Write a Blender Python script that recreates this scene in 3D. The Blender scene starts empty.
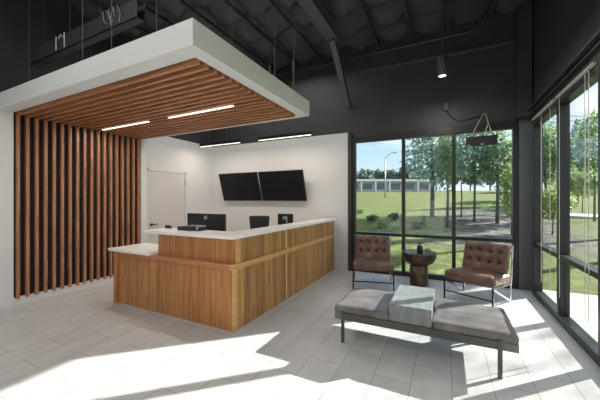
import bpy, bmesh, math, random
from mathutils import Vector, Matrix, noise
random.seed(7)
PI = math.pi
C = bpy.context.scene.collection

# ------------------------------------------------------------------ colour / material helpers
def lin(c):
    c = c / 255.0
    return c / 12.92 if c <= .04045 else ((c + .055) / 1.055) ** 2.4
def rgb(r, g, b): return (lin(r), lin(g), lin(b), 1)
MATS = {}
def base(name):
    m = bpy.data.materials.new(name); m.use_nodes = True
    MATS[name] = m
    nt = m.node_tree
    return m, nt, nt.nodes['Principled BSDF']
def N(nt, t, **kw):
    n = nt.nodes.new(t)
    for k, v in kw.items(): setattr(n, k, v)
    return n
def L(nt, a, b): nt.links.new(a, b)
def ramp(nt, src, stops):
    r = N(nt, 'ShaderNodeValToRGB')
    el = r.color_ramp.elements
    while len(el) < len(stops): el.new(.5)
    for e, (p, c) in zip(el, stops): e.position = p; e.color = c
    L(nt, src, r.inputs[0]); return r
def coords(nt, scale=(1, 1, 1), kind='Object', rot=(0, 0, 0)):
    tc = N(nt, 'ShaderNodeTexCoord'); mp = N(nt, 'ShaderNodeMapping')
    mp.inputs['Scale'].default_value = scale; mp.inputs['Rotation'].default_value = rot
    L(nt, tc.outputs[kind], mp.inputs[0]); return mp.outputs[0]
def bump(nt, src, bs, strength=.2, dist=.01):
    b = N(nt, 'ShaderNodeBump'); b.inputs['Strength'].default_value = strength; b.inputs['Distance'].default_value = dist
    L(nt, src, b.inputs['Height']); L(nt, b.outputs[0], bs.inputs['Normal'])
def plain(name, col, rough=.5, metal=0, var=.06, nscale=8, spec=.5, bumpy=0):
    m, nt, bs = base(name)
    n = N(nt, 'ShaderNodeTexNoise'); n.inputs['Scale'].default_value = nscale; n.inputs['Detail'].default_value = 4
    L(nt, coords(nt), n.inputs['Vector'])
    lo = tuple(c * (1 - var) for c in col[:3]) + (1,); hi = tuple(min(1, c * (1 + var)) for c in col[:3]) + (1,)
    r = ramp(nt, n.outputs[0], [(.3, lo), (.7, hi)])
    L(nt, r.outputs[0], bs.inputs['Base Color'])
    bs.inputs['Roughness'].default_value = rough; bs.inputs['Metallic'].default_value = metal
    bs.inputs['Specular IOR Level'].default_value = spec
    if bumpy: bump(nt, n.outputs[0], bs, bumpy)
    return m
def wood(name, dark, mid, light, gscale, plank=0, rough=.42, pvar=.35):
    """grain runs along the axis whose gscale is small"""
    m, nt, bs = base(name)
    v = coords(nt, gscale)
    n = N(nt, 'ShaderNodeTexNoise'); n.inputs['Scale'].default_value = 1; n.inputs['Detail'].default_value = 6; n.inputs['Roughness'].default_value = .6
    n.inputs['Distortion'].default_value = .5
    L(nt, v, n.inputs['Vector'])
    r = ramp(nt, n.outputs[0], [(.28, dark), (.5, mid), (.74, light)])
    out = r.outputs[0]
    if plank:
        tc = N(nt, 'ShaderNodeTexCoord'); sp = N(nt, 'ShaderNodeSeparateXYZ'); L(nt, tc.outputs['Object'], sp.inputs[0])
        a = N(nt, 'ShaderNodeMath', operation='ADD'); L(nt, sp.outputs[0], a.inputs[0]); L(nt, sp.outputs[1], a.inputs[1])
        s = N(nt, 'ShaderNodeMath', operation='SNAP'); L(nt, a.outputs[0], s.inputs[0]); s.inputs[1].default_value = plank
        w = N(nt, 'ShaderNodeTexWhiteNoise', noise_dimensions='1D'); L(nt, s.outputs[0], w.inputs['W'])
        mr = N(nt, 'ShaderNodeMapRange'); mr.inputs[3].default_value = 1 - pvar; mr.inputs[4].default_value = 1 + pvar * .6
        L(nt, w.outputs['Value'], mr.inputs[0])
        mx = N(nt, 'ShaderNodeVectorMath', operation='SCALE'); L(nt, out, mx.inputs[0]); L(nt, mr.outputs[0], mx.inputs['Scale'])
        out = mx.outputs[0]
    L(nt, out, bs.inputs['Base Color']); bs.inputs['Roughness'].default_value = rough
    bump(nt, n.outputs[0], bs, .08, .004)
    return m
def emit(name, col, strength):
    m, nt, bs = base(name)
    bs.inputs['Base Color'].default_value = (.8, .8, .8, 1)
    bs.inputs['Emission Color'].default_value = col; bs.inputs['Emission Strength'].default_value = strength
    return m

white_paint = plain('white_paint', rgb(212, 211, 210), .6, 0, .015, 3)
wrap_white = plain('canopy_white', rgb(216, 216, 217), .55, 0, .012, 3)
black_paint = plain('black_paint', rgb(57, 58, 60), .5, 0, .12, 2.5, .4)
beam_black = plain('beam_black', rgb(58, 60, 62), .45, 0, .1, 4)
beam_grey = plain('beam_grey', rgb(78, 81, 82), .5, 0, .1, 4)
frame_metal = plain('bronze_frame', rgb(44, 46, 47), .35, .3, .06, 6)
post_grey = plain('post_grey', rgb(96, 102, 102), .5, .1, .05, 5)
pale_alu = plain('pale_aluminium', rgb(200, 198, 190), .4, .2, .04, 10)
steel = plain('brushed_steel', rgb(178, 180, 178), .42, .4, .08, 20)
black_metal = plain('black_metal', rgb(34, 34, 35), .38, .4, .1, 12)
screen_black = plain('screen_black', rgb(23, 23, 24), .35, 0, .05, 4, .25)
plastic_black = plain('plastic_black', rgb(30, 31, 32), .45, 0, .1, 10)
plastic_grey = plain('plastic_grey', rgb(150, 158, 166), .4, 0, .05, 10)
quartz = plain('quartz', rgb(236, 233, 228), .25, 0, .02, 20)
slat_wood = wood('slat_wood', rgb(124, 80, 56), rgb(168, 114, 84), rgb(190, 138, 106), (30, 30, 2.5), 0, .45)
slat_wood_x = wood('slat_wood_ceiling', rgb(128, 82, 56), rgb(174, 118, 82), rgb(196, 142, 104), (2.5, 30, 30), 0, .45)
desk_front = wood('oak_front', rgb(140, 88, 46), rgb(178, 121, 70), rgb(200, 146, 92), (38, 38, 1.6), .31, .4, .10)
desk_side = wood('oak_planks', rgb(122, 82, 42), rgb(168, 122, 68), rgb(198, 156, 100), (30, 30, 1.5), .105, .4, .30)
band_wood = wood('oak_band', rgb(176, 124, 74), rgb(206, 156, 100), rgb(220, 176, 122), (2, 2, 40), 0, .4)
fabric_dark = plain('mesh_fabric', rgb(44, 46, 49), .8, 0, .2, 60)
bronze = plain('aged_bronze', rgb(92, 76, 64), .38, .75, .3, 9, .5, .1)
slate_top = plain('dark_slate', rgb(62, 66, 70), .3, .2, .15, 10)
def leather(name, a, b, c, rough=.42):
    m, nt, bs = base(name)
    v = coords(nt)
    n = N(nt, 'ShaderNodeTexNoise'); n.inputs['Scale'].default_value = 6; n.inputs['Detail'].default_value = 5; L(nt, v, n.inputs['Vector'])
    r = ramp(nt, n.outputs[0], [(.3, a), (.5, b), (.72, c)]); L(nt, r.outputs[0], bs.inputs['Base Color'])
    vo = N(nt, 'ShaderNodeTexVoronoi'); vo.inputs['Scale'].default_value = 160; L(nt, v, vo.inputs['Vector'])
    bump(nt, vo.outputs['Distance'], bs, .12, .003)
    bs.inputs['Roughness'].default_value = rough
    return m
brown_leather = leather('brown_leather', rgb(72, 51, 43), rgb(97, 71, 59), rgb(122, 94, 79))
grey_leather = leather('grey_leather', rgb(82, 78, 78), rgb(104, 99, 98), rgb(126, 120, 118), .4)
grey_slab = wood('grey_slab', rgb(106, 109, 108), rgb(126, 129, 127), rgb(144, 147, 144), (16, 5, 5), 0, .35)

# floor tile: 0.29 x 0.61 planks running away from the window wall, half bond
def floor_mat():
    m, nt, bs = base('floor_tile')
    tc = N(nt, 'ShaderNodeTexCoord'); sp = N(nt, 'ShaderNodeSeparateXYZ'); L(nt, tc.outputs['Object'], sp.inputs[0])
    ax = N(nt, 'ShaderNodeMath', operation='ADD'); L(nt, sp.outputs[1], ax.inputs[0]); ax.inputs[1].default_value = 6.1 + .295
    ay = N(nt, 'ShaderNodeMath', operation='ADD'); L(nt, sp.outputs[0], ay.inputs[0]); ay.inputs[1].default_value = 11.6 - .04
    cb = N(nt, 'ShaderNodeCombineXYZ'); L(nt, ax.outputs[0], cb.inputs[0]); L(nt, ay.outputs[0], cb.inputs[1])
    b = N(nt, 'ShaderNodeTexBrick'); b.offset = .5; b.offset_frequency = 2; b.squash = 1
    b.inputs['Scale'].default_value = 1; b.inputs['Brick Width'].default_value = .61; b.inputs['Row Height'].default_value = .29
    b.inputs['Mortar Size'].default_value = .0022; b.inputs['Mortar Smooth'].default_value = .1; b.inputs['Bias'].default_value = 0
    b.inputs['Color1'].default_value = rgb(196, 196, 195); b.inputs['Color2'].default_value = rgb(206, 205, 203); b.inputs['Mortar'].default_value = rgb(128, 126, 124)
    L(nt, cb.outputs[0], b.inputs['Vector'])
    n = N(nt, 'ShaderNodeTexNoise'); n.inputs['Scale'].default_value = 3.5; n.inputs['Detail'].default_value = 7; n.inputs['Roughness'].default_value = .6
    mp = N(nt, 'ShaderNodeMapping'); mp.inputs['Scale'].default_value = (2.2, .8, 1); L(nt, tc.outputs['Object'], mp.inputs[0]); L(nt, mp.outputs[0], n.inputs['Vector'])
    r = ramp(nt, n.outputs[0], [(.3, (.86, .86, .86, 1)), (.7, (1, 1, 1, 1))])
    mx = N(nt, 'ShaderNodeMix', data_type='RGBA', blend_type='MULTIPLY'); mx.inputs[0].default_value = 1
    L(nt, b.outputs['Color'], mx.inputs[6]); L(nt, r.outputs[0], mx.inputs[7]); L(nt, mx.outputs[2], bs.inputs['Base Color'])
    bs.inputs['Roughness'].default_value = .42; bs.inputs['Specular IOR Level'].default_value = .4
    return m
floor_tile = floor_mat()

def glass_mat():
    m = bpy.data.materials.new('window_glass'); m.use_nodes = True; nt = m.node_tree; nt.nodes.clear()
    o = N(nt, 'ShaderNodeOutputMaterial'); t = N(nt, 'ShaderNodeBsdfTransparent'); g = N(nt, 'ShaderNodeBsdfGlossy'); g.inputs['Roughness'].default_value = .01
    t.inputs[0].default_value = (.93, .955, .95, 1)
    ge = N(nt, 'ShaderNodeNewGeometry'); dt = N(nt, 'ShaderNodeVectorMath', operation='DOT_PRODUCT'); L(nt, ge.outputs['Normal'], dt.inputs[0]); L(nt, ge.outputs['Incoming'], dt.inputs[1])
    o_ = dt.outputs['Value']
    for op, v in (('ABSOLUTE', None), ('SUBTRACT', 1), ('POWER', 5), ('MULTIPLY_ADD', .5)):   # Schlick reflectance, the same from both faces of a thin pane
        k = N(nt, 'ShaderNodeMath', operation=op)
        if op == 'SUBTRACT': k.inputs[0].default_value = 1; L(nt, o_, k.inputs[1])
        else:
            L(nt, o_, k.inputs[0])
            if v: k.inputs[1].default_value = v
            if op == 'MULTIPLY_ADD': k.inputs[2].default_value = .025
        o_ = k.outputs[0]
    mx = N(nt, 'ShaderNodeMixShader')
    L(nt, o_, mx.inputs[0]); L(nt, t.outputs[0], mx.inputs[1]); L(nt, g.outputs[0], mx.inputs[2]); L(nt, mx.outputs[0], o.inputs[0])
    return m
glass = glass_mat()
def leaf_mat(name, a, b):
    m, nt, bs = base(name)
    n = N(nt, 'ShaderNodeTexNoise'); n.inputs['Scale'].default_value = 1.6; n.inputs['Detail'].default_value = 5; L(nt, coords(nt), n.inputs['Vector'])
    r = ramp(nt, n.outputs[0], [(.32, a), (.68, b)]); L(nt, r.outputs[0], bs.inputs['Base Color'])
    bs.inputs['Roughness'].default_value = .6
    tr = N(nt, 'ShaderNodeBsdfTranslucent'); L(nt, r.outputs[0], tr.inputs[0]); mx = N(nt, 'ShaderNodeMixShader'); mx.inputs[0].default_value = .55
    L(nt, bs.outputs[0], mx.inputs[1]); L(nt, tr.outputs[0], mx.inputs[2]); L(nt, mx.outputs[0], nt.nodes['Material Output'].inputs[0])
    return m
leaf_dark = leaf_mat('leaf_dark', rgb(48, 68, 50), rgb(80, 104, 68))
leaf_mid = leaf_mat('leaf_mid', rgb(112, 138, 98), rgb(160, 182, 132))
leaf_far_haze = leaf_mat('leaf_far_haze', rgb(88, 112, 104), rgb(128, 148, 136))  # aerial haze over the distant trees is put into this leaf colour
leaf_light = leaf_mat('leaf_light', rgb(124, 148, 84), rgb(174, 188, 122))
leaf_teal_haze = leaf_mat('leaf_teal_haze', rgb(130, 158, 146), rgb(184, 204, 190))  # paler than real leaves: the hazy veil is painted into the colour
bark = plain('bark', rgb(104, 100, 94), .9, 0, .3, 8)
concrete = plain('concrete', rgb(196, 192, 184), .8, 0, .08, 2)
asphalt = plain('pale_road', rgb(190, 190, 188), .8, 0, .06, 1)
def ground_mat():
    m, nt, bs = base('lawn_and_mulch')
    tc = N(nt, 'ShaderNodeTexCoord')
    n = N(nt, 'ShaderNodeTexNoise'); n.inputs['Scale'].default_value = 3.0; n.inputs['Detail'].default_value = 10; n.inputs['Roughness'].default_value = .86; L(nt, tc.outputs['Object'], n.inputs['Vector'])
    g = ramp(nt, n.outputs[0], [(.34, rgb(60, 68, 38)), (.5, rgb(100, 109, 60)), (.64, rgb(146, 146, 98))])
    n2 = N(nt, 'ShaderNodeTexNoise'); n2.inputs['Scale'].default_value = 2.2; n2.inputs['Detail'].default_value = 9; n2.inputs['Roughness'].default_value = .8; L(nt, tc.outputs['Object'], n2.inputs['Vector'])
    mu = ramp(nt, n2.outputs[0], [(.36, rgb(58, 55, 52)), (.5, rgb(98, 94, 88)), (.62, rgb(146, 140, 132))])
    # the mulch bed runs as a belt beside the building
    sp = N(nt, 'ShaderNodeSeparateXYZ'); L(nt, tc.outputs['Object'], sp.inputs[0])
    def rng(sock, a, b):
        r = N(nt, 'ShaderNodeMapRange'); r.interpolation_type = 'SMOOTHSTEP'; r.inputs[1].default_value = a; r.inputs[2].default_value = b; L(nt, sock, r.inputs[0]); return r.outputs[0]
    def mul(*s):
        o = s[0]
        for q in s[1:]:
            k = N(nt, 'ShaderNodeMath', operation='MULTIPLY'); L(nt, o, k.inputs[0]); L(nt, q, k.inputs[1]); o = k.outputs[0]
        return o
    n3 = N(nt, 'ShaderNodeTexNoise'); n3.inputs['Scale'].default_value = .35; n3.inputs['Detail'].default_value = 4; L(nt, tc.outputs['Object'], n3.inputs['Vector'])
    wob = N(nt, 'ShaderNodeMath', operation='MULTIPLY_ADD'); L(nt, n3.outputs[0], wob.inputs[0]); wob.inputs[1].default_value = 8; L(nt, sp.outputs[1], wob.inputs[2])
    wx = N(nt, 'ShaderNodeMath', operation='MULTIPLY_ADD'); L(nt, n3.outputs[0], wx.inputs[0]); wx.inputs[1].default_value = 5; L(nt, sp.outputs[0], wx.inputs[2])
    belt = mul(rng(wob.outputs[0], 14.0, 15.5), rng(wob.outputs[0], 31, 28), rng(wx.outputs[0], .8, 4.0), rng(wx.outputs[0], 8.2, 6.2))
    mx = N(nt, 'ShaderNodeMix', data_type='RGBA'); L(nt, belt, mx.inputs[0]); L(nt, g.outputs[0], mx.inputs[6]); L(nt, mu.outputs[0], mx.inputs[7])
    L(nt, mx.outputs[2], bs.inputs['Base Color']); bs.inputs['Roughness'].default_value = .95; bs.inputs['Specular IOR Level'].default_value = .1
    return m
ground_m = ground_mat()

# ------------------------------------------------------------------ mesh helpers
def box(bm, x0, x1, y0, y1, z0, z1, bev=0):
    vs = [bm.verts.new(p) for p in ((x0, y0, z0), (x1, y0, z0), (x1, y1, z0), (x0, y1, z0), (x0, y0, z1), (x1, y0, z1), (x1, y1, z1), (x0, y1, z1))]
    fs = [bm.faces.new([vs[i] for i in f]) for f in ((3, 2, 1, 0), (4, 5, 6, 7), (0, 1, 5, 4), (1, 2, 6, 5), (2, 3, 7, 6), (3, 0, 4, 7))]
    if bev:
        es = list({e for f in fs for e in f.edges})
        bmesh.ops.bevel(bm, geom=es, offset=bev, segments=2, affect='EDGES', profile=.6)
def tube(bm, pts, r, n=8, cap=True):
    pts = [Vector(p) for p in pts]; rings = []
    rs = r if isinstance(r, (list, tuple)) else [r] * len(pts)
    for i, p in enumerate(pts):
        d = (pts[min(i + 1, len(pts) - 1)] - pts[max(i - 1, 0)]).normalized()
        u = d.orthogonal().normalized() if i == 0 else (up - d * up.dot(d)).normalized()
        up = u; w = d.cross(u)
        rings.append([bm.verts.new(p + (u * math.cos(2 * PI * k / n) + w * math.sin(2 * PI * k / n)) * rs[i]) for k in range(n)])
    for a, b in zip(rings, rings[1:]):
        for k in range(n): bm.faces.new((a[k], a[(k + 1) % n], b[(k + 1) % n], b[k]))
    if cap:
        bm.faces.new(rings[0][::-1]); bm.faces.new(rings[-1])
def bar(bm, a, b, w, h):
    """rectangular bar from a to b"""
    a, b = Vector(a), Vector(b); d = (b - a).normalized()
    u = Vector((0, 0, 1)).cross(d)
    u = Vector((1, 0, 0)) if u.length < 1e-4 else u.normalized()
    v = d.cross(u)
    q = [[bm.verts.new(p + u * sx * w / 2 + v * sy * h / 2) for sx, sy in ((-1, -1), (1, -1), (1, 1), (-1, 1))] for p in (a, b)]
    bm.faces.new(q[0][::-1]); bm.faces.new(q[1])
    for k in range(4): bm.faces.new((q[0][k], q[0][(k + 1) % 4], q[1][(k + 1) % 4], q[1][k]))
def lathe(bm, prof, n=32, c=(0, 0)):
    rings = []
    for r, z in prof:
        rings.append([bm.verts.new((c[0] + r * math.cos(2 * PI * k / n), c[1] + r * math.sin(2 * PI * k / n), z)) for k in range(n)] if r > 1e-5 else [bm.verts.new((c[0], c[1], z))])
    for a, b in zip(rings, rings[1:]):
        for k in range(n):
            i, j = k, (k + 1) % n
            if len(a) == 1 and len(b) == 1: continue
            if len(a) == 1: bm.faces.new((a[0], b[j], b[i]))
            elif len(b) == 1: bm.faces.new((a[i], a[j], b[0]))
            else: bm.faces.new((a[i], a[j], b[j], b[i]))
def cushion(bm, x0, x1, y0, y1, z0, z1, r, n=14, disp=None, xf=None):
    """rounded box on a subdivided cube; disp(u,v,w,p)->p moves points, xf transforms the result"""
    c = Vector(((x0 + x1) / 2, (y0 + y1) / 2, (z0 + z1) / 2)); h = Vector(((x1 - x0) / 2, (y1 - y0) / 2, (z1 - z0) / 2))
    vm = {}
    def vert(q):
        key = tuple(round(t, 4) for t in q)
        if key in vm: return vm[key]
        t = Vector([math.sin(s * PI / 2) * .35 + s * .65 for s in q])
        p = Vector([t[i] * h[i] for i in range(3)])
        inn = Vector([max(-(h[i] - r), min(h[i] - r, p[i])) for i in range(3)])
        d = p - inn
        if d.length > 1e-7 : p = inn + d.normalized() * min(r, max(abs(d[0]), abs(d[1]), abs(d[2])))
        if disp: p = disp(q, p.copy(), h)
        p = p + c
        if xf: p = xf @ p
        vm[key] = bm.verts.new(p); return vm[key]
    for ax in range(3):
        for s in (-1, 1):
            for i in range(n):
                for j in range(n):
                    qs = []
                    for di, dj in ((0, 0), (1, 0), (1, 1), (0, 1)):
                        q = [0, 0, 0]; q[ax] = s; q[(ax + 1) % 3] = -1 + 2 * (i + di) / n; q[(ax + 2) % 3] = -1 + 2 * (j + dj) / n
                        qs.append(vert(q))
                    if s < 0: qs.reverse()
                    bm.faces.new(qs)
def obj(name, bm, mat, parent=None, smooth=False, label=None):
    me = bpy.data.meshes.new(name)
    bmesh.ops.recalc_face_normals(bm, faces=bm.faces)
    bm.to_mesh(me); bm.free()
    me.materials.append(mat)
    if smooth:
        for p in me.polygons: p.use_smooth = True
    o = bpy.data.objects.new(name, me); C.objects.link(o)
    if parent: o.parent = parent
    if label: o['label'] = label
    return o
def B(): return bmesh.new()
def boxes(name, lst, mat, parent=None, bev=0, label=None):
    bm = B()
    for b in lst: box(bm, *b, bev=bev)
    return obj(name, bm, mat, parent, label=label)
def tag(o, label, cat, group=None):
    o['label'] = label; o['category'] = cat
    if group: o['group'] = group
    return o
def thing(name, label, cat, loc=(0, 0, 0), rz=0, group=None):
    o = bpy.data.objects.new(name, None); o.empty_display_size = .1; C.objects.link(o)
    o.location = loc; o.rotation_euler = (0, 0, rz)
    return tag(o, label, cat, group)
def struct(o, label=None):
    o['kind'] = 'structure'
    if label: o['label'] = label
    return o
def sroot(name, label, loc=(0, 0, 0)):
    o = bpy.data.objects.new(name, None); o.empty_display_size = .1; C.objects.link(o); o.location = loc
    return struct(o, label)
def copy_tree(o, parent=None):
    c = o.copy(); C.objects.link(c)
    if parent: c.parent = parent
    for ch in list(o.children): copy_tree(ch, c)
    return c

# ================================================================== ROOM SHELL
XR, YB, XL, YR = 1.2, 5.84, -5.45, -5.2           # right glass line, back glass line, left wall, rear wall
ZC = 4.55
struct(boxes('floor', [(XL - .25, 1.36, YR - .2, 6.0, -.12, 0)], floor_tile), 'pale grey plank tile floor')
# ceiling: black insulation blankets sagging between purlins
bm = B()
xs0, ys0 = -5.8, YR
nx, ny = 94, 150
gv = []
for i in range(nx + 1):
    row = []
    for j in range(ny + 1):
        x = xs0 + 7.4 * i / nx; y = ys0 + 11.2 * j / ny
        fx = ((x + 1.2) / .62) % 1; fy = ((y - 4.65 + .06 * math.sin(x * 9)) / .6) % 1
        sag = (4 * fx * (1 - fx)) ** .7 * (.25 + .75 * fy ** 1.4)
        z = ZC + .13 - .19 * sag + .02 * noise.noise(Vector((x * 5, y * 5, 1)))
        row.append(bm.verts.new((x, y, z)))
    gv.append(row)
for i in range(nx):
    for j in range(ny): bm.faces.new((gv[i][j], gv[i][j + 1], gv[i + 1][j + 1], gv[i + 1][j]))
top = [bm.verts.new(p) for p in ((xs0, ys0, ZC + .5), (xs0 + 7.4, ys0, ZC + .5), (xs0 + 7.4, ys0 + 11.2, ZC + .5), (xs0, ys0 + 11.2, ZC + .5))]
bm.faces.new(top)
insul = plain('black_insulation', rgb(66, 68, 72), .42, 0, .25, 3, .5, .25)
ceil = struct(obj('ceiling', bm, insul, smooth=True), 'black sagging insulation ceiling')
# white partition walls (lower) and black upper shell
struct(boxes('wall_back', [(XL, -1.81, 5.78, 5.96, 0, 2.85)], white_paint), 'white back wall behind the televisions')
struct(boxes('wall_left', [(XL - .14, XL, YR, 5.78, 0, 2.85)], white_paint), 'white left wall with the door')
struct(boxes('wall_left_upper', [(XL - .2, XL - .12, YR, 6.1, 2.85, ZC + .3)], black_paint), 'black upper left wall')
struct(boxes('wall_back_upper', [(XL - .2, -1.81, 5.88, 6.08, 2.85, ZC + .3), (-1.81, 1.36, 5.86, 6.08, 2.77, ZC + .3)], black_paint), 'black upper back wall above the windows')
struct(boxes('wall_right', [(XR + .02, 1.36, YR, 6.08, 2.74, ZC + .3), (XR, 1.36, YR, -4.02, 0, 2.74)], black_paint), 'black upper right wall above the windows')
struct(boxes('wall_rear', [(XL - .2, 1.36, YR - .2, YR, 0, ZC + .3)], white_paint), 'white rear wall')
struct(boxes('trim_1', [(1.065, 1.31, 5.87, 5.96, 0, 2.77), (1.215, 1.31, 5.64, 5.87, 0, 2.74), (1.065, 1.215, 5.84, 5.87, 0, 2.77)], post_grey), 'grey corner post')
struct(boxes('trim_2', [(-1.81, -1.74, 5.80, 5.95, 0, 2.85)], black_paint), 'black jamb between white wall and window')
struct(boxes('baseboard_left', [(XL, XL + .015, 4.86, 5.78, 0, .1), (XL, XL + .015, 3.78, 3.88, 0, .1)], white_paint), 'white baseboard on left wall')
struct(boxes('baseboard_back', [(XL + .015, -2.0, 5.765, 5.78, 0, .1)], white_paint), 'white baseboard on back wall')
# structural steel under the roof
def trim(n, label, lst, mat): return struct(boxes('trim_%d' % n, lst, mat), label)
bm = B()                                              # I-shaped rafter running to the back wall, with its diagonal brace
for z0, z1, hw in ((4.30, 4.325, .1), (4.325, 4.47, .014), (4.47, 4.49, .1)): box(bm, -1.8 - hw, -1.8 + hw, YR, 4.93, z0, z1)
struct(obj('trim_3', bm, beam_grey), 'grey steel rafter')
bm = B(); bar(bm, (-1.8, 4.86, 4.31), (-1.8, 5.80, 3.40), .1, .1)
struct(obj('trim_4', bm, beam_grey), 'grey diagonal brace from rafter to back wall')
k = 5
for x in (-4.92, -4.3, -3.68, -3.06, -2.44, -1.2, -.58, .04, .66):
    trim(k, 'dark strap under the insulation', [(x - .022, x + .022, YR, 5.86, 4.52, 4.57)], beam_black); k += 1
bm = B(); tube(bm, [(XL - .1, 5.82, 4.38), (.36, 5.82, 4.38), (.43, 5.82, 4.40), (.46, 5.82, 4.45), (.47, 5.82, 4.5)], .022)
tag(obj('conduit', bm, beam_black, smooth=True), 'dark conduit along top of black back wall bending into ceiling', 'conduit')
trim(k, 'ledge on the black back wall', [(-1.6, 1.2, 5.80, 5.86, 4.04, 4.07)], beam_grey); k += 1
trim(k, 'dark vertical column in the right corner', [(1.0, 1.2, 5.66, 5.86, 2.77, ZC)], black_paint); k += 1
trim(k, 'ledge above right windows', [(1.14, 1.22, YR, 5.66, 2.86, 2.885), (1.17, 1.22, YR, 5.66, 2.80, 2.815)], beam_black); k += 1

# ---------------------------------------------------------------- windows
def win(n, label, fr, panes):
    r = sroot('window_%d' % n, label)
    boxes('frame', fr, frame_metal, r, .004)
    for (nm, p) in panes: boxes(nm, [p], glass, r)
    return r
def back_bay(n, x0, x1, label, left=True, right=False):
    y0, y1 = 5.84, 5.95; fr = [(x0, x1, y0, y1, 2.64, 2.77), (x0, x1, y0, y1, .755, .81), (x0, x1, y0, y1, 0, .085)]
    if left: fr.append((x0 - .06, x0, y0, y1, 0, 2.77))
    if right: fr.append((x1, x1 + .075, y0, y1, 0, 2.77))
    win(n, label, fr, [('upper_pane', (x0, x1, 5.895, 5.903, .81, 2.64)), ('lower_pane', (x0, x1, 5.895, 5.903, .085, .755))])
back_bay(1, -1.67, -.765, 'left bay of the back window')
back_bay(2, -.70, .095, 'middle bay of the back window')
back_bay(3, .155, .985, 'right bay of the back window', right=True)
MU = [5.61, 4.525, 3.45, 2.375, 1.30, .225, -.85, -1.925, -3.0, -4.0]
for i, (ya, yb) in enumerate(zip(MU, MU[1:])):
    x0, x1 = XR, XR + .11; a, b = ya - .03, yb + .03
    fr = [(x0, x1, b, a, 2.60, 2.74), (x0, x1, b, a, .755, .81), (x0, x1, b, a, 0, .085), (x0, x1, yb - .03, yb + .03, 0, 2.74)]
    if i == 0: fr.append((x0, x1, a, a + .06, 0, 2.74))
    nm = ['far bay', 'second bay', 'third bay', 'fourth bay', 'fifth bay', 'sixth bay', 'seventh bay', 'eighth bay', 'ninth bay'][i]
    win(4 + i, '%s of the right window wall' % nm, fr, [('upper_pane', (x0 + .06, x0 + .068, b, a, .81, 2.60)), ('lower_pane', (x0 + .06, x0 + .068, b, a, .085, .755))])
# pale raised blinds with hanging cords on the right windows
for (ya, yb, cords, lab) in ((5.55, 4.56, (5.1, 4.72), 'raised pale blind with thin cords on the window bay nearest the corner'),
                             (4.49, 3.49, (4.38, 3.68, 3.6), 'raised pale blind with thin cords on second window bay from the corner')):
    t = thing('window_blind', lab, 'blind', (1.18, (ya + yb) / 2, 2.62), 0, 'raised blinds on the right windows')
    hl = (ya - yb) / 2; cy = (ya + yb) / 2
    boxes('headrail', [(-.012, .018, -hl, hl, .05, .074)], pale_alu, t, .003)
    for y in cords:
        bm = B(); tube(bm, [(.0, y - cy, .04), (.0, y - cy, -1.2), (.002, y - cy + .004, -2.3)], .0035, 5); obj('cord', bm, pale_alu, t)

# ================================================================== SLATTED CANOPY
t = thing('slatted_canopy', 'white suspended canopy with brown wood slats running down the wall and across the underside', 'canopy', (XL, 2.7, 0))
def sh(l): return [(a - XL, b - XL, c - 2.7, d - 2.7, e, f) for a, b, c, d, e, f in l]
x1, y0, y1 = -1.76, 1.64, 3.80
bm = B()
for q in sh([(XL + .001, x1, y0, 1.80, 2.67, 2.88), (XL + .001, x1, 3.68, y1, 2.67, 2.88), (-1.90, x1, 1.80, 3.68, 2.67, 2.88), (XL + .001, -1.90, 1.80, 3.68, 2.80, 2.88)]): box(bm, *q)
obj('fascia', bm, wrap_white, t)
boxes('pier', sh([(XL + .001, -5.34, y0, 1.80, 0, 2.67)]), wrap_white, t)
boxes('pier', sh([(XL + .001, -5.34, 3.68, y1, 0, 2.67)]), wrap_white, t)
boxes('plinth', sh([(XL + .001, -5.36, 1.80, 3.68, 0, .1)]), wrap_white, t)
back_black = plain('slat_backing', rgb(20, 20, 20), .8, 0, .1, 5)
boxes('backing', sh([(XL + .001, XL + .06, 1.80, 3.68, .1, 2.80), (XL + .06, -1.90, 1.80, 3.68, 2.745, 2.80)]), back_black, t)
bm = B(); bc = B()
for i in range(18):
    y = 1.85 + .1052 * i
    for q in sh([(XL + .06, -5.34, y - .020, y + .020, .075, 2.64)]): box(bm, *q, bev=.003)
    for q in sh([(XL + .06, -1.915, y - .019, y + .019, 2.64, 2.745)]): box(bc, *q, bev=.003)
obj('wall_slats', bm, slat_wood, t); obj('ceiling_slats', bc, slat_wood_x, t)
for (x, y) in ((-4.72, 1.74), (-3.5, 1.74), (-2.98, 1.74), (-2.31, 1.74), (-1.84, 2.2), (-1.84, 2.98), (-1.84, 3.48)):
    bm = B(); tube(bm, [(x - XL, y - 2.7, 2.87), (x - XL, y - 2.7, 4.56)], .004, 5); obj('suspension_cable', bm, beam_grey, t)

# linear LED lights
led = emit('warm_led', (1, .84, .70, 1), 1.15)
def linear(xa, xb, y, z, label, group, cables):
    t = thing('linear_light', label, 'light', ((xa + xb) / 2, y, z), 0, group); h = (xb - xa) / 2
    boxes('housing', [(-h, h, -.024, .024, .012, .07)], black_metal if cables else slat_wood_x, t, .003)
    boxes('diffuser', [(-h + .006, h - .006, -.016, .016, 0, .012)], led, t)
    if cables:
        for s in (-.55, .35):
            bm = B(); tube(bm, [(s * h, 0, .07), (s * h, 0, ZC - z - .02)], .004, 5); obj('cable', bm, beam_grey, t)
linear(-5.13, -3.96, 2.85, 2.625, 'glowing warm light bar among the canopy slats, nearer the slat wall', 'light bars in the slatted canopy', False)
linear(-3.53, -2.36, 2.85, 2.625, 'glowing warm light bar among the canopy slats, nearer the free corner', 'light bars in the slatted canopy', False)
linear(-5.13, -3.96, 5.0, 2.69, 'thin hanging light bar over the desk, nearer the door', 'hanging light bars behind the canopy', True)
linear(-3.48, -2.28, 5.0, 2.69, 'thin hanging light bar over the desk, nearer the window', 'hanging light bars behind the canopy', True)

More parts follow.
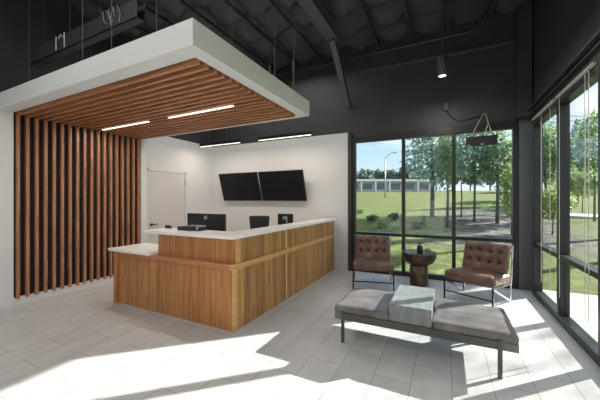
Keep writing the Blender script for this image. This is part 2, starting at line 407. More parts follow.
# dark cable tray with loose fittings above the canopy
t = thing('cable_tray', 'dark metal tray with loose fittings high above the slatted canopy', 'tray', (-4.1, 2.0, 3.38))
boxes('tray_body', [(-1.2, 1.2, -.05, .05, 0, .012), (-1.2, 1.2, -.05, -.045, 0, .2), (-1.2, 1.2, .045, .05, 0, .2)], beam_black, t)
bm = B()
for i in range(6):
    x = .8 + random.uniform(-.12, .12); tube(bm, [(x, -.06, .02 + random.random() * .1), (x + random.uniform(-.05, .05), -.07, .1), (x + random.uniform(-.1, .1), -.06, .22)], .005, 5)
obj('wires', bm, plastic_grey, t)
bm = B(); tube(bm, [(-.42, -.06, .02), (-.42, -.06, .2)], .008, 6); tube(bm, [(-.22, -.06, .02), (-.22, -.06, .2)], .008, 6); tube(bm, [(-.36, -.06, .16), (-.3, -.06, .2), (-.25, -.06, .15)], .01, 6)
obj('bracket', bm, steel, t)
for s in (-.9, -.22, .45):
    bm = B(); tube(bm, [(s, 0, .0), (s, 0, ZC - 3.38)], .004, 5); obj('hanger', bm, beam_grey, t)

# cylinder pendant downlight
t = thing('pendant_spotlight', 'dark cylinder pendant spotlight with lit bottom near the back windows', 'spotlight', (-.05, 4.8, 3.30))
bm = B(); lathe(bm, [(0, .3), (.062, .3), (.065, .29), (.065, .0), (.055, .0), (.052, .03), (0, .03)], 24); obj('can', bm, beam_black, t, True)
bm = B(); lathe(bm, [(0, .006), (.053, .006), (.053, .012), (0, .012)], 24); obj('lens', bm, emit('spot_lens', (1, .82, .68, 1), 2.2), t)
bm = B(); tube(bm, [(0, 0, .3), (0, 0, ZC - 3.32)], .012); obj('stem', bm, beam_black, t)

# ================================================================== DOOR
d = sroot('door_1', 'white door on the left wall', (XL, 4.37, 0))
boxes('door_leaf', [(.001, .012, -.46, .46, .01, 2.06)], plain('door_white', rgb(206, 201, 196), .5, 0, .01, 3), d)
boxes('door_frame', [(.001, .02, -.51, -.468, 0, 2.11), (.001, .02, .468, .51, 0, 2.11), (.001, .02, -.51, .51, 2.068, 2.11)], white_paint, d)
bm = B(); tube(bm, [(.012, -.40, .95), (.05, -.40, .95)], .012); tube(bm, [(.05, -.41, .95), (.052, -.28, .955)], .01)
box(bm, .012, .02, -.425, -.375, .925, .975); obj('door_handle', bm, black_metal, d)
for z in (1.86, 1.05, .25): boxes('hinge', [(.012, .024, .452, .478, z - .05, z + .05)], steel, d)

# ================================================================== TELEVISIONS
def tv(cx, w, label):
    t = thing('television', label, 'television', (cx, 5.70, 1.44), 0, 'wall televisions'); h = .69
    tilt = Matrix.Rotation(math.atan2(.2, .66), 4, 'X')
    bm = B(); box(bm, -w / 2, w / 2, -.0, .045, 0, h, bev=.006); bmesh.ops.transform(bm, matrix=tilt, verts=bm.verts); obj('casing', bm, plastic_black, t)
    bm = B(); box(bm, -w / 2 + .012, w / 2 - .012, -.004, 0, .014, h - .012); bmesh.ops.transform(bm, matrix=tilt, verts=bm.verts); obj('screen', bm, screen_black, t)
    boxes('wall_mount', [(-.2, .2, .055, .079, .2, .45), (-.15, -.11, -.1, .06, .34, .38), (.11, .15, -.1, .06, .34, .38)], black_metal, t)
tv(-4.463  , 1.135, 'black wall television tilted forward, on the side nearer the door')
tv(-3.283  , 1.135, 'black wall television tilted forward, on the side nearer the window')
tag(boxes('wall_outlet', [(-2.64, -2.56, 5.772, 5.78, 1.66, 1.78)], white_paint, bev=.003), 'small white outlet plate on back wall right of the televisions', 'outlet')

# ================================================================== RECEPTION DESK
ox, oy = -2.1, 2.52
t = thing('reception_desk', 'L-shaped oak reception desk with white stone counters on two levels', 'desk', (ox, oy, 0))
def ds(l): return [(a - ox, b - ox, c - oy, d_ - oy, e, f) for a, b, c, d_, e, f in l]
boxes('front_panel', ds([(-4.16, -2.101, 2.53, 2.60, .0, .685)]), desk_front, t)
boxes('end_panel', ds([(-4.22, -4.16, 2.49, 3.0, 0, .745)]), desk_front, t, .003)
boxes('upper_front_panel', ds([(-3.40, -2.101, 2.585, 2.63, .74, 1.034)]), desk_front, t)
boxes('front_ledge', ds([(-4.16, -2.141, 2.505, 2.585, .685, .745)]), wood('ledge_wood', rgb(150, 90, 58), rgb(182, 118, 80), rgb(198, 138, 100), (2, 30, 30), 0, .4), t, .003)
boxes('corner_post', ds([(-2.104, -2.09, 2.515, 2.60, 0, .685), (-2.104, -2.09, 2.575, 2.63, .74, 1.03)]), band_wood, t)
boxes('side_panel', ds([(-2.14, -2.095, 2.60, 3.70, .0, .685), (-2.14, -2.095, 3.73, 5.74, .0, .685)]), desk_side, t)
boxes('upper_side_panel', ds([(-2.14, -2.10, 2.63, 3.70, .74, 1.03), (-2.14, -2.10, 3.73, 5.74, .74, 1.03)]), desk_side, t)
boxes('side_ledge', ds([(-2.14, -2.066, 2.505, 3.93, .685, .745), (-2.14, -2.085, 3.93, 5.74, .685, .745)]), band_wood, t, .003)
light_oak = wood('pale_oak_edge', rgb(196, 150, 92), rgb(216, 176, 120), rgb(226, 190, 140), (40, 40, 2))
boxes('joint_strip', ds([(-2.14, -2.088, 3.70, 3.73, 0, .685), (-2.14, -2.092, 3.70, 3.73, .745, 1.03)]), light_oak, t)
boxes('ledge_end', ds([(-2.14, -2.062, 3.905, 3.935, .683, .747)]), light_oak, t)
bm = B()
for q in ds([(-3.50, -2.035, 2.44, 2.82, 1.034, 1.07), (-2.34, -2.035, 2.82, 5.70, 1.034, 1.07)]): box(bm, *q)
obj('high_counter', bm, quartz, t)
boxes('low_counter', ds([(-4.27, -3.401, 2.44, 3.02, .745, .78)]), quartz, t, .003)
boxes('work_surface', ds([(-3.40, -2.34, 2.82, 3.5, .72, .75), (-2.88, -2.34, 3.5, 5.70, .72, .75)]), quartz, t)
boxes('inner_panel', ds([(-2.34, -2.31, 2.82, 5.70, .75, 1.034), (-3.40, -2.34, 2.79, 2.82, .75, 1.034), (-3.42, -3.40, 2.63, 2.82, .745, 1.034), (-2.87, -2.84, 5.2, 5.70, 0, .72), (-3.40, -3.37, 2.95, 3.5, 0, .72)]), desk_front, t)
boxes('kick_board', ds([(-4.10, -2.16, 2.61, 2.63, 0, .08), (-2.17, -2.145, 2.62, 5.7, 0, .08)]), black_metal, t)

# things on and behind the desk
def monitor(name, loc, rz, w, h, stand, label):
    t = thing(name, label, 'monitor', loc, rz)
    boxes('screen', [(-w / 2, w / 2, -.018, .018, stand, stand + h)], screen_black, t, .005)
    boxes('bezel', [(-w / 2 - .006, w / 2 + .006, .0, .022, stand - .008, stand + h + .006)], plastic_black, t, .004)
    bm = B(); box(bm, -.025, .025, .022, .05, .01, stand + h * .5); obj('neck', bm, plastic_black, t)
    boxes('foot', [(-.12, .12, -.06, .14, 0, .012)], plastic_black, t, .004)
    return t
m = monitor('computer_monitor', (-3.06, 3.10, .75), PI, .70, .40, .11, 'wide black monitor seen from behind at the front of the desk')
boxes('rear_badge', [(-.035, .02, .022, .026, .435, .485)], plastic_grey, m, label='small pale square badge on the back')
tr = thing('desk_printer', 'flat black machine with a grey top tray on the white front counter', 'printer', (-2.98, 2.74, 1.07), .05)
# sits on the front counter
tr.location = (-2.93, 2.72, 1.07); tr.scale = (.88, 1, 1)
boxes('body', [(-.20, .20, -.08, .08, 0, .05)], plastic_black, tr, .008)
boxes('paper_tray', [(-.06, .19, -.07, .07, .05, .064)], plain('tray_grey', rgb(92, 100, 112), .35), tr, .003)
boxes('tray_end', [(.165, .195, -.082, .07, .012, .062)], plastic_grey, tr, .003)
tag(boxes('stapler', [(-3.475, -3.37, 2.74, 2.78, 1.07, 1.088), (-3.475, -3.385, 2.745, 2.775, 1.092, 1.112), (-3.475, -3.45, 2.745, 2.775, 1.086, 1.095)], plastic_black, bev=.004), 'small black stapler near left end of the high white counter', 'stapler')
m2 = monitor('computer_monitor', (-2.75, 4.85, .75), PI * .96, .34, .20, .24, 'small dark monitor near the far end of the desk, right of the office chair')
boxes('screen_glow', [(-.06, .05, .023, .025, .27, .40)], plastic_grey, m2)
# office chair
oc = thing('office_chair', 'black mesh office chair behind the desk with only its backrest showing', 'chair', (-2.95, 4.22, 0), .5)
bm = B(); cushion(bm, -.165, .165, .2, .25, .62, 1.17, .024, 12, lambda q, p, h: Vector((p.x * (1 + .16 * q[2]), p.y + .06 * (1 - q[0] ** 2), p.z))); obj('backrest', bm, fabric_dark, oc, True)
bm = B(); cushion(bm, -.24, .24, -.24, .24, .44, .52, .035, 10); obj('seat', bm, fabric_dark, oc, True)
bm = B(); tube(bm, [(0, .27, .9), (0, .3, .6), (0, .2, .42), (0, 0, .42)], .02); obj('back_support', bm, black_metal, oc, True)
bm = B(); tube(bm, [(0, 0, .1), (0, 0, .44)], .028); obj('gas_lift', bm, steel, oc)
bm = B()
for a in range(5): tube(bm, [(0, 0, .11), (.28 * math.cos(a * 1.2566), .28 * math.sin(a * 1.2566), .07)], [.025, .014])
obj('star_base', bm, black_metal, oc, True)
for a in range(5):
    bm = B(); x, y = .28 * math.cos(a * 1.2566), .28 * math.sin(a * 1.2566); tube(bm, [(x - .02, y, .03), (x + .02, y, .03)], .03, 12); obj('caster', bm, plastic_black, oc)

# ================================================================== TUFTED LOUNGE CHAIRS
def chair(loc, rz, label):
    """local: x across, +y to the back, origin on floor below the middle of the front legs"""
    t = thing('lounge_chair', label, 'chair', loc, rz, 'tufted brown leather lounge chairs')
    W = .33
    bm = B()
    def seat_d(q, p, h):
        if q[2] > .6: p.z += .012 * (1 - q[0] ** 4) * (1 - q[1] ** 4) + .004 * math.sin(q[0] * 9)
        return p
    xf = Matrix.Translation((0, .02, .29)) @ Matrix.Rotation(-.07, 4, 'X')
    cushion(bm, -W, W, -.03, .60, 0, .14, .045, 16, seat_d, xf); obj('seat_cushion', bm, brown_leather, t, True)
    btn = [(u, v) for v in (-.22, .38) for u in (-.6, -.2, .2, .6)]
    def back_d(q, p, h):
        if q[1] < 0:
            dz = 0
            for (u, v) in btn:
                d2 = ((q[0] - u) * .33) ** 2 + ((q[2] - v) * .24) ** 2
                dz += .040 * math.exp(-d2 / .0011)
            cr = math.exp(-((abs(((q[0] / .4 + .5) % 1) - .5)) / .10) ** 2) * .010
            p.y += (dz + cr) * min(1, (1 - abs(q[2])) * 4) * min(1, (1 - abs(q[0])) * 6 + .05)
        return p
    xb = Matrix.Translation((0, .50, .37)) @ Matrix.Rotation(-.30, 4, 'X')
    bm = B(); cushion(bm, -W + .025, W - .025, -.03, .10, 0, .455, .045, 40, back_d, xb); bk = obj('back_cushion', bm, brown_leather, t, True)
    dark_leather = MATS.get('button_leather') or leather('button_leather', rgb(38, 28, 25), rgb(48, 35, 31), rgb(58, 42, 37))
    for (u, v) in btn:
        bm = B(); bmesh.ops.create_uvsphere(bm, u_segments=10, v_segments=6, radius=.02)
        p = xb @ Vector((u * (W - .025), -.03 + .030, .2275 + v * .2275)); bmesh.ops.translate(bm, verts=bm.verts, vec=p); obj('button', bm, dark_leather, bk, True)
    r = .0095
    for s in (-1, 1):
        x = s * (W - .01)
        bm = B(); bar(bm, (x, 0, 0), (x, 0, .30), .022, .014); obj('front_leg', bm, black_metal, t)
        bm = B(); bar(bm, (x, .60, 0), (x, .705, .80), .014, .022); obj('back_leg', bm, steel if s > 0 else black_metal, t, label='rear upright coloured pale as if sunlit' if s > 0 else None)  # right-hand upright in pale metal: sunlight put into the colour
        bm = B(); bar(bm, (x, .02, .27), (x, .60, .012), .014, .022); obj('diagonal_brace', bm, steel if s > 0 else black_metal, t)  # right-hand brace is pale too, the same painted sunlight
        bm = B(); bar(bm, (x, 0, .285), (x, .60, .25), .014, .022); obj('side_rail', bm, black_metal, t)
    bm = B(); bar(bm, (-W + .01, 0, .12), (W - .01, 0, .12), .012, .016); obj('front_stretcher', bm, black_metal, t)
    for yy, zz in ((.61, .26), (.69, .68)):
        bm = B(); bar(bm, (-W + .01, yy, zz), (W - .01, yy, zz), .014, .02); obj('rear_stretcher', bm, black_metal, t)
    return t
chair((-1.06, 4.757, 0), .245, 'tufted brown leather lounge chair beside the white wall, left of the round table')
chair((.265, 4.69, 0), -.47, 'tufted brown leather lounge chair in front of the corner post, right of the round table')

# ================================================================== BENCH
t = thing('bench', 'long low grey leather bench with a pale slab table set across its middle', 'bench', (-.25, 3.15, 0))
def bs_(l): return [(a + .25, b + .25, c - 3.15, d - 3.15, e, f) for a, b, c, d, e, f in l]
leg_m = plain('leg_metal', rgb(84, 86, 82), .35, .6, .06, 10)
bench_side = leather('bench_side', rgb(88, 90, 88), rgb(104, 107, 104), rgb(120, 122, 118), .3)
def cush(x0, x1, label):
    bm = B()
    def dd(q, p, h):
        if q[2] > .5: p.z += .012 * (1 - q[0] ** 6) * (1 - q[1] ** 6) + .006 * noise.noise(Vector((p.x * 6, p.y * 5, 2)))
        return p
    cushion(bm, x0 + .25, x1 + .25, 2.855 - 3.15, 3.56 - 3.15, .295, .365, .02, 18, dd)
    obj('seat_cushion', bm, grey_leather, t, True)
cush(-1.04, -.49, ''); cush(-.113, .525, '')
boxes('seat_base', bs_([(-1.04, .525, 2.87, 3.55, .225, .295)]), bench_side, t, .004)
boxes('slab_table', bs_([(-.487, -.115, 2.868, 3.58, .297, .465)]), grey_slab, t, .003, label='pale grey slab table')
boxes('front_rail', bs_([(-.93, .378, 2.845, 2.868, .235, .305)]), leg_m, t, .003)
boxes('back_rail', bs_([(-.93, .378, 3.552, 3.572, .235, .29)]), black_metal, t, .003)
for x in (-.945, .395):
    for y in (2.858, 3.576):
        boxes('leg', bs_([(x - .016, x + .016, y - .014, y + .010, 0, .318)]), leg_m, t, .003)
bm = B(); bar(bm, (-.005 + .25, 2.87 - 3.15, .374), (-.005 + .25, 3.5 - 3.15, .377), .006, .006)
obj('seam', bm, grey_leather, t)

# ================================================================== SIDE TABLE
t = thing('side_table', 'round dark bronze drum table with a bowl shaped top between the two chairs', 'table', (-.42, 5.42, 0))
bm = B(); lathe(bm, [(0, 0), (.15, 0), (.152, .01), (.15, .36), (.14, .365), (0, .365)], 40); obj('drum_base', bm, bronze, t, True)
bm = B(); lathe(bm, [(0, .345), (.12, .345), (.19, .365), (.245, .41), (.274, .47), (.284, .54), (.284, .556), (.276, .56), (.27, .552), (0, .548)], 48); obj('bowl_top', bm, bronze, t, True)
bm = B(); lathe(bm, [(0, .5485), (.268, .5485), (.268, .553), (0, .553)], 40); obj('table_surface', bm, slate_top, t)
t = thing('pump_bottle', 'black pump bottle standing on the round bronze table', 'bottle', (-.40, 5.36, .554))
bm = B(); lathe(bm, [(0, 0), (.042, 0), (.046, .006), (.046, .11), (.04, .125), (.016, .135), (.016, .14), (0, .14)], 20); obj('body', bm, plastic_black, t, True)
bm = B(); tube(bm, [(0, 0, .14), (0, 0, .165)], .009); box(bm, -.03, .035, -.012, .012, .162, .178, .004); obj('pump', bm, plastic_black, t)
t = thing('drinking_glass', 'small clear glass beside the pump bottle on the round table', 'glass', (-.27, 5.34, .554))
bm = B(); lathe(bm, [(0, 0), (.032, 0), (.036, .08), (.033, .08), (.029, .006), (0, .006)], 20)
cg, nt, bsg = base('clear_tumbler'); bsg.inputs['Transmission Weight'].default_value = .9; bsg.inputs['Roughness'].default_value = .08; bsg.inputs['IOR'].default_value = 1.3; bsg.inputs['Base Color'].default_value = (.9, .93, .93, 1)
obj('tumbler', bm, cg, t, True)

# ================================================================== WINDOW SIGN, OUTLET
t = thing('window_sign', 'black rectangular window sign hung by chains high in the back window', 'sign', (.53, 5.70, 2.37))
boxes('sign_box', [(-.225, .225, -.02, .02, 0, .16)], plastic_black, t, .005)
boxes('power_plug', [(-.02, .03, -.03, -.02, .012, .03)], plastic_grey, t); boxes('corner_clip', [(-.21, -.17, -.024, -.02, .008, .022)], plastic_grey, t)
for s in (-1, 1):
    bm = B(); tube(bm, [(s * .15, 0, .16), (.05 + s * .02, .085, .545)], .005, 6); obj('chain', bm, steel, t)
bm = B(); tube(bm, [(.03, .085, .545), (.07, .085, .545)], .008, 6); obj('hook', bm, steel, t)
bm = B(); tube(bm, [(.07, .08, .53), (.1, .02, .36), (.06, .0, .26), (.09, 0, .16)], .006, 6); obj('cord', bm, pale_alu, t, True)
t = thing('outlet_box', 'small black outlet box with a cord on the black wall above back windows', 'outlet', (.0, 5.86, 3.07))
boxes('box_body', [(-.035, .035, -.04, 0, 0, .13)], beam_grey, t, .004)
bm = B(); tube(bm, [(.0, -.03, 0), (.08, -.02, -.12), (.2, -.01, -.22), (.36, -.012, -.2), (.56, -.02, -.16)], .006, 6); obj('cord', bm, black_metal, t, True)

# ================================================================== OUTDOORS
FX, FY = -.449, .893
def gz(x, y):
    d = FX * x + FY * y
    h = max(0, (d - 9) * .06) if d < 75 else 3.96
    return -.06 + h
bm = B(); vm = []
n1, n2 = 90, 70
for i in range(n1 + 1):
    row = []
    for j in range(n2 + 1):
        x = -130 + 260 * i / n1; y = -40 + 200 * (j / n2) ** 1.15
        row.append(bm.verts.new((x, y, gz(x, y) - (.15 if (-6.5 < x < 3.5 and -8 < y < 8) else 0) + (.12 * noise.noise(Vector((x * .2, y * .2, 0))) if FX * x + FY * y > 12 else 0))))
    vm.append(row)
for i in range(n1):
    for j in range(n2): bm.faces.new((vm[i][j], vm[i + 1][j], vm[i + 1][j + 1], vm[i][j + 1]))
struct(obj('ground', bm, ground_m, smooth=True), 'grassy ground with mulch outside the windows')
# pavement strips that follow the terrain
def strip(name, pts, w, mat, label, lift=.05):
    bm = B(); pr = None
    for i, (x, y) in enumerate(pts):
        a = Vector(pts[max(i - 1, 0)]); b = Vector(pts[min(i + 1, len(pts) - 1)]); dd = (b - a).normalized(); nn = Vector((-dd.y, dd.x)) * w / 2
        r = []
        for s in (-1, 1):
            px, py = x + nn.x * s, y + nn.y * s
            r.append(bm.verts.new((px, py, gz(px, py) + lift + .06))); r.append(bm.verts.new((px, py, gz(px, py) - .3)))
        if pr:
            bm.faces.new((pr[0], pr[2], r[2], r[0])); bm.faces.new((pr[0], r[0], r[1], pr[1])); bm.faces.new((pr[2], pr[3], r[3], r[2]))
        pr = r
    return struct(obj(name, bm, mat), label)
strip('sidewalk', [(2.15 - .03 * k, -6 + k * 1.5) for k in range(9)], 1.2, concrete, 'concrete walk beside the right windows', 0)
strip('road', [(6 + 1.6 * k, 23.5 - .3 * k) for k in range(22)], 1.9, asphalt, 'pale road beyond the lawn')
strip('parking_pavement', [(-60 + 3 * k, 58 - .2 * k) for k in range(14)], 5, asphalt, 'pale parking pavement by the far building', .1)

def leaves(bm, c, rx, rz, n, s, shape=None):
    c = Vector(c)
    for i in range(n):
        while True:
            q = Vector((random.uniform(-1, 1), random.uniform(-1, 1), random.uniform(-1, 1)))
            if q.length <= 1: break
        if shape == 'cone':
            hh = (q.z + 1) / 2; q.x *= (1 - hh) * 1.1 + .08; q.y *= (1 - hh) * 1.1 + .08
        else:
            q = q * (.55 + .45 * random.random()) if random.random() < .3 else q.normalized() * random.uniform(.6, 1)
            q *= .72 + .55 * noise.noise(q * 2.2 + c * .37)+.2
        p = c + Vector((q.x * rx, q.y * rx, q.z * rz))
        a = Vector((random.gauss(0, 1), random.gauss(0, 1), random.gauss(0, 1))).normalized(); b = a.orthogonal().normalized()
        b.rotate(Matrix.Rotation(random.random() * 6, 3, a)); w = a.cross(b); l = s * random.uniform(.6, 1.3)
        bm.faces.new([bm.verts.new(p + b * l), bm.verts.new(p + w * l * .5), bm.verts.new(p - b * l), bm.verts.new(p - w * l * .5)])
def tree(name, label, x, y, h, cr, crz, cz, mat, n, s, shape=None, trunk=.09, lobes=5, group='trees outside the windows', core=False):
    z0 = gz(x, y) - .1
    t = thing(name, label, 'tree', (x, y, z0), 0, group)
    bm = B(); tube(bm, [(0, 0, 0), (.03, .02, h * .3), (-.03, .03, h * .6), (0, 0, h * .92)], [trunk, trunk * .8, trunk * .55, trunk * .15], 8)
    for k in range(5):
        a = k * 2.4; z = cz - crz * .6 + k * crz * .25
        tube(bm, [(0, 0, z), (math.cos(a) * cr * .6, math.sin(a) * cr * .6, z + cr * .35)], [trunk * .4, trunk * .1], 6)
    obj('trunk', bm, bark, t, True)
    bm = B()
    if shape == 'cone': leaves(bm, (0, 0, cz), cr, crz, n, s, 'cone')
    else:
        leaves(bm, (0, 0, cz), cr * .8, crz * .85, n // 2, s)
        for k in range(lobes):
            a = k * 2.4 + 1; zz = -.7 + 1.4 * k / max(1, lobes - 1)
            leaves(bm, (math.cos(a) * cr * .55, math.sin(a) * cr * .55, cz + zz * crz * .6), cr * .55, crz * .4, n // (2 * lobes), s)
    if core:
        bmesh.ops.create_icosphere(bm, subdivisions=3, radius=1, matrix=Matrix.Translation((0, 0, cz)) @ Matrix.Diagonal((cr * .9, cr * .9, crz * .92, 1)))  # solid core lets the added trees block the sun
    obj('foliage', bm, mat, t)
    return t
def at(px, d):                                        # world x,y of a point d metres ahead, seen at column px (planning aid)
    r = (px - 300) / 290 * d
    return FX * d + FY * r, FY * d - FX * r
x, y = at(430, 17); tree('leafy_tree', 'hazy teal green tree seen through the middle back window bay', x + .1, y, 6.6, 1.75, 2.5, 3.9, leaf_teal_haze, 2600, .13, trunk=.13)
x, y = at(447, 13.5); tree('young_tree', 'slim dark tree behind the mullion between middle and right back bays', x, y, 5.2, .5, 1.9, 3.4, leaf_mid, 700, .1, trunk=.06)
x, y = at(474, 15); tree('leafy_tree', 'broad hazy tree filling top of the right back window bay', x, y, 6.8, 1.9, 2.2, 3.9, leaf_teal_haze, 2800, .12, trunk=.06)
x, y = at(461, 17); tree('young_tree', 'thin sapling near the broad tree in the right back bay', x, y, 4.6, .8, 1.3, 3.4, leaf_mid, 900, .1, trunk=.045)
x, y = at(497, 14.5); tree('leafy_tree', 'tree with a thicker trunk near the corner post, right back bay', x, y, 6.0, 1.3, 2.0, 3.5, leaf_mid, 1900, .11, trunk=.09)
x, y = at(511, 11.5); tree('leafy_shrub', 'bright green bushy growth hard against the corner post', x, y, 3.6, .42, 1.3, 1.9, leaf_light, 1300, .075, trunk=.03, core=False)
x, y = at(545, 17); tree('leafy_tree', 'green tree seen through the far right window bay', x, y, 6.0, 1.7, 2.2, 3.7, leaf_mid, 3400, .12)
x, y = at(552, 11.5); tree('leafy_shrub', 'pale bush low in the far right window bay', x, y, 2.3, .8, .8, 1.35, leaf_light, 1300, .075, trunk=.03)
x, y = at(577, 27); tree('conifer', 'tall dark conifer beyond the road in the second right bay', x, y, 8.2, 2.1, 3.5, 4.6, leaf_teal_haze, 4200, .17, 'cone', trunk=.14)
x, y = at(582, 19.5); tree('leafy_shrub', 'broad light green bush in front of the conifer', x, y, 4.0, 1.6, 1.1, 2.1, leaf_light, 2400, .11, trunk=.04)
x, y = at(600, 24); tree('leafy_tree', 'mid green tree at the right edge beyond the road', x, y, 6.0, 1.6, 1.8, 3.6, leaf_mid, 2400, .14)
x, y = at(563, 33); tree('leafy_tree', 'tree behind the mullion of the right window wall', x, y, 7, 2.3, 2.6, 4.4, leaf_dark, 2600, .2)
x, y = at(594, 15.5); tree('leafy_tree', 'tall light green tree at the right edge of the second right bay', x, y, 6.6, 1.25, 2.3, 4.1, leaf_mid, 2000, .11, trunk=.06)
x, y = at(551, 20); tree('young_tree', 'slim tall tree behind the far right window bay', x, y, 7.2, 1.2, 2.4, 4.6, leaf_teal_haze, 1500, .13, trunk=.06)
# unseen dense trees added and shaped to keep the sun off the back windows
SA = math.radians(46.4); sx, sy = math.sin(SA), math.cos(SA)
for (tt, pp, cr, crz, lab, dens) in ((12.5, -.2, 1.42, 2.35, 'unseen evergreen added to block sun from the back windows', 7000), (13.8, -2.4, 1.5, 2.3, 'second unseen evergreen added to block sun from the back windows', 5000)):
    x = -.3 + sx * tt + sy * pp; y = 5.87 + sy * tt - sx * pp
    tree('sun_blocker_tree', lab, x, y, 8.9, cr, crz, 6.95 if tt < 13 else 7.4, leaf_dark, dens, .11, trunk=.15, core=True)
x = 1.25 + sx * 15 + sy * 1.5; y = 5.4 + sy * 15 - sx * 1.5
tree('leafy_tree', 'loose young tree casting leaf shade on the floor', x, y, 9, 1.3, 2.4, 7.0, leaf_mid, 260, .09, trunk=.05)
# far tree line
far = [(330, 80, 8.5), (350, 84, 7.6), (364, 78, 7.0), (378, 82, 7.4), (392, 80, 7.2), (406, 78, 8), (420, 84, 9), (436, 80, 9.5), (452, 76, 9), (470, 82, 9), (490, 78, 9.5), (508, 80, 9), (536, 60, 8), (556, 64, 9), (578, 66, 8.5), (602, 62, 8.5), (626, 66, 9), (655, 60, 8.5), (690, 58, 9), (730, 54, 8.4), (780, 50, 9), (840, 46, 8.6)]
protos = {}
for i, (px, d, h) in enumerate(far):
    x, y = at(px, d); kk = i % 3
    if kk not in protos:
        tr = tree('far_tree', 'dark tree in the distant line of trees beyond the lawn', x, y, 8, 2.5, 3.4, 4.2, leaf_far_haze, 1500, .42, trunk=.2, group='distant line of trees')
        protos[kk] = tr
    else:
        tr = copy_tree(protos[kk]); tr.location = (x, y, gz(x, y) - .1)
    tr.rotation_euler.z = i * 1.3; tr.scale = (1, 1, h / 8)
# low pale building far across the lawn
x, y = at(385, 66); z = gz(x, y)
b = thing('office_building', 'long low pale building with white columns across the lawn', 'building', (x, y, z), math.radians(27))
bw = plain('building_wall', rgb(178, 184, 190), .7, 0, .05, 1); bt = plain('building_trim', rgb(226, 228, 230), .6, 0, .03, 1); bg = plain('building_glass', rgb(84, 100, 112), .2, 0, .1, 1)
boxes('wall', [(-9, 11, 0, 8, -.5, 2.3)], bw, b)
boxes('roof', [(-9.6, 11.6, -.8, 8.4, 2.3, 2.8)], bt, b)
for k in range(6): boxes('window', [(-8.4 + k * 3.2, -6.2 + k * 3.2, -.06, 0, .5, 1.9)], bg, b)
for k in range(7): boxes('column', [(-8.9 + k * 3.2, -8.55 + k * 3.2, -.7, -.35, -.5, 2.3)], bt, b)
# street lamp
x, y = at(385, 40); z = gz(x, y)
p = thing('street_lamp', 'tall grey street lamp with a bent arm on the lawn', 'street lamp', (x, y, z), math.radians(27))
bm = B(); tube(bm, [(0, 0, -.3), (0, 0, 5.4)], [.11, .06]); obj('pole', bm, steel, p, True)
bm = B(); tube(bm, [(0, 0, 5.3), (.25, 0, 5.75), (.8, 0, 6.1), (1.2, 0, 6.2)], .05, 6); obj('arm', bm, steel, p, True)
boxes('lamp_head', [(1.1, 1.6, -.12, .12, 6.14, 6.26)], steel, p, .02)
# overhead lines seen beyond the right windows
for kx, zz in ((0, 12.6), (1, 11.9)):
    x0_, y0_ = at(520, 42); x1_, y1_ = at(720, 42)
    bm = B(); tube(bm, [(x0_ + (x1_ - x0_) * q, y0_ + (y1_ - y0_) * q, 1.46 + zz - 1.2 * math.sin(PI * q) + .4) for q in (0, .25, .5, .75, 1)], .035, 5)
    tag(obj('power_line', bm, beam_grey, smooth=True), '%s of two dark overhead lines beyond the right windows' % ('upper', 'lower')[kx], 'power line', 'overhead lines')
# stones / shrubs near the back windows
for i, (px, d, s) in enumerate(((372, 15, .36), (383, 13, .26), (394, 16, .36), (361, 19, .36), (418, 13, .28), (486, 21, .5))):
    x, y = at(px, d)
    t = thing('low_shrub', ['small lawn shrub in the left back bay, left of the street lamp', 'small lawn shrub in the left back bay, below the street lamp', 'small lawn shrub against the first back mullion', 'small lawn shrub at the left edge of the back window', 'small shrub in the middle back bay above the round table', 'round shrub behind the saplings in the right back bay'][i], 'shrub', (x, y, gz(x, y)), 0, 'shrubs on the lawn')
    bm = B(); leaves(bm, (0, 0, s * .6), s, s * .6, 260, .06)
    obj('foliage', bm, (leaf_dark, leaf_mid)[i % 2], t)
    bm = B(); tube(bm, [(0, 0, -.2), (0, 0, s * .7)], [.03, .01], 6); obj('stem', bm, bark, t)

# ================================================================== LIGHT
w = bpy.data.worlds.new('sky'); bpy.context.scene.world = w; w.use_nodes = True; nt = w.node_tree
bgn = nt.nodes['Background']
tc = N(nt, 'ShaderNodeTexCoord'); sp = N(nt, 'ShaderNodeSeparateXYZ'); L(nt, tc.outputs['Generated'], sp.inputs[0])
gr = ramp(nt, sp.outputs[2], [(.0, rgb(205, 219, 230)), (.18, rgb(168, 198, 224)), (.5, rgb(120, 162, 208))])
cn = N(nt, 'ShaderNodeTexNoise'); cn.inputs['Scale'].default_value = 3.2; cn.inputs['Detail'].default_value = 7
mp = N(nt, 'ShaderNodeMapping'); mp.inputs['Scale'].default_value = (1, 1, 3); L(nt, tc.outputs['Generated'], mp.inputs[0]); L(nt, mp.outputs[0], cn.inputs['Vector'])
xb_ = N(nt, 'ShaderNodeMath', operation='MULTIPLY_ADD'); L(nt, sp.outputs[0], xb_.inputs[0]); xb_.inputs[1].default_value = .42; L(nt, cn.outputs[0], xb_.inputs[2])   # more cloud towards the east
cr_ = ramp(nt, xb_.outputs[0], [(.46, (0, 0, 0, 1)), (.64, (1, 1, 1, 1))])
mx = N(nt, 'ShaderNodeMix', data_type='RGBA'); L(nt, cr_.outputs[0], mx.inputs[0]); L(nt, gr.outputs[0], mx.inputs[6]); mx.inputs[7].default_value = rgb(238, 241, 244)
L(nt, mx.outputs[2], bgn.inputs[0]); bgn.inputs[1].default_value = 1.3

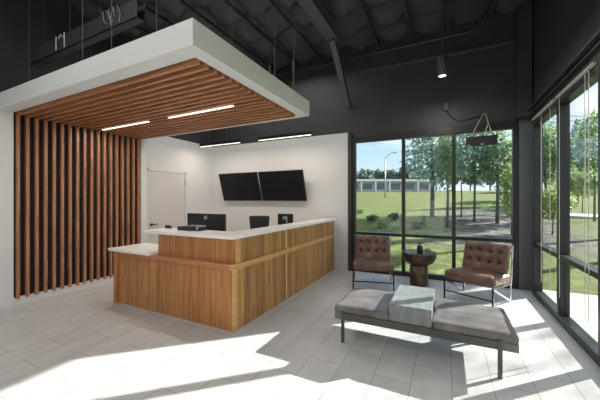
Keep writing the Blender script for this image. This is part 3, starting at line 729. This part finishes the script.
sun = bpy.data.lights.new('sun', 'SUN'); sun.energy = 13.5; sun.angle = math.radians(.55); sun.color = (1, .965, .91)
so = bpy.data.objects.new('sun', sun); C.objects.link(so)
el = math.atan(.434); dv = Vector((sx * math.cos(el), sy * math.cos(el), math.sin(el)))
so.rotation_euler = dv.to_track_quat('Z', 'Y').to_euler()
def bar_lamp(x, y, z, e):
    l = bpy.data.lights.new('bar_lamp', 'AREA'); l.energy = e; l.shape = 'RECTANGLE'; l.size = 1.15; l.size_y = .035; l.color = (1, .9, .8)
    o = bpy.data.objects.new('bar_lamp', l); C.objects.link(o); o.location = (x, y, z)
bar_lamp(-4.545, 5.0, 2.686, 9); bar_lamp(-2.88, 5.0, 2.686, 9); bar_lamp(-4.545, 2.85, 2.62, 9); bar_lamp(-2.945, 2.85, 2.62, 9)
def lamp(name, loc, energy, size=.5, col=(1, .93, .86), aim=None):
    l = bpy.data.lights.new(name, 'AREA'); l.energy = energy; l.shape = 'DISK'; l.size = size; l.color = col
    o = bpy.data.objects.new(name, l); C.objects.link(o); o.location = loc
    if aim: o.rotation_euler = (Vector(loc) - Vector(aim)).to_track_quat('Z', 'Y').to_euler()
    return o
# unseen fill lamps added under the ceiling to brighten the room
for (x, y, e) in ((-4.3, -3.4, 14), (-2.2, -3.4, 14), (-.1, -3.4, 14), (-.3, -.4, 26), (-3.2, .2, 24), (-4.4, 4.6, 17), (-2.8, 4.6, 17)):
    lamp('fill_lamp', (x, y, 4.2), e, 2.0, (1, .985, .97))
lamp('pendant_beam', (-.05, 4.8, 3.28), 12, .1)

# ================================================================== CAMERA
cam = bpy.data.cameras.new('camera'); cam.sensor_width = 36; cam.lens = 290 / 600 * 36; cam.clip_end = 500
co = bpy.data.objects.new('camera', cam); C.objects.link(co); co.location = (0, 0, 1.46)
co.rotation_euler = (PI / 2, 0, math.atan(146 / 290))
sc = bpy.context.scene; sc.camera = co
sc.view_settings.view_transform = 'Standard'; sc.view_settings.look = 'None'; sc.view_settings.exposure = .33; sc.view_settings.gamma = 1; sc.view_settings.use_curve_mapping = False
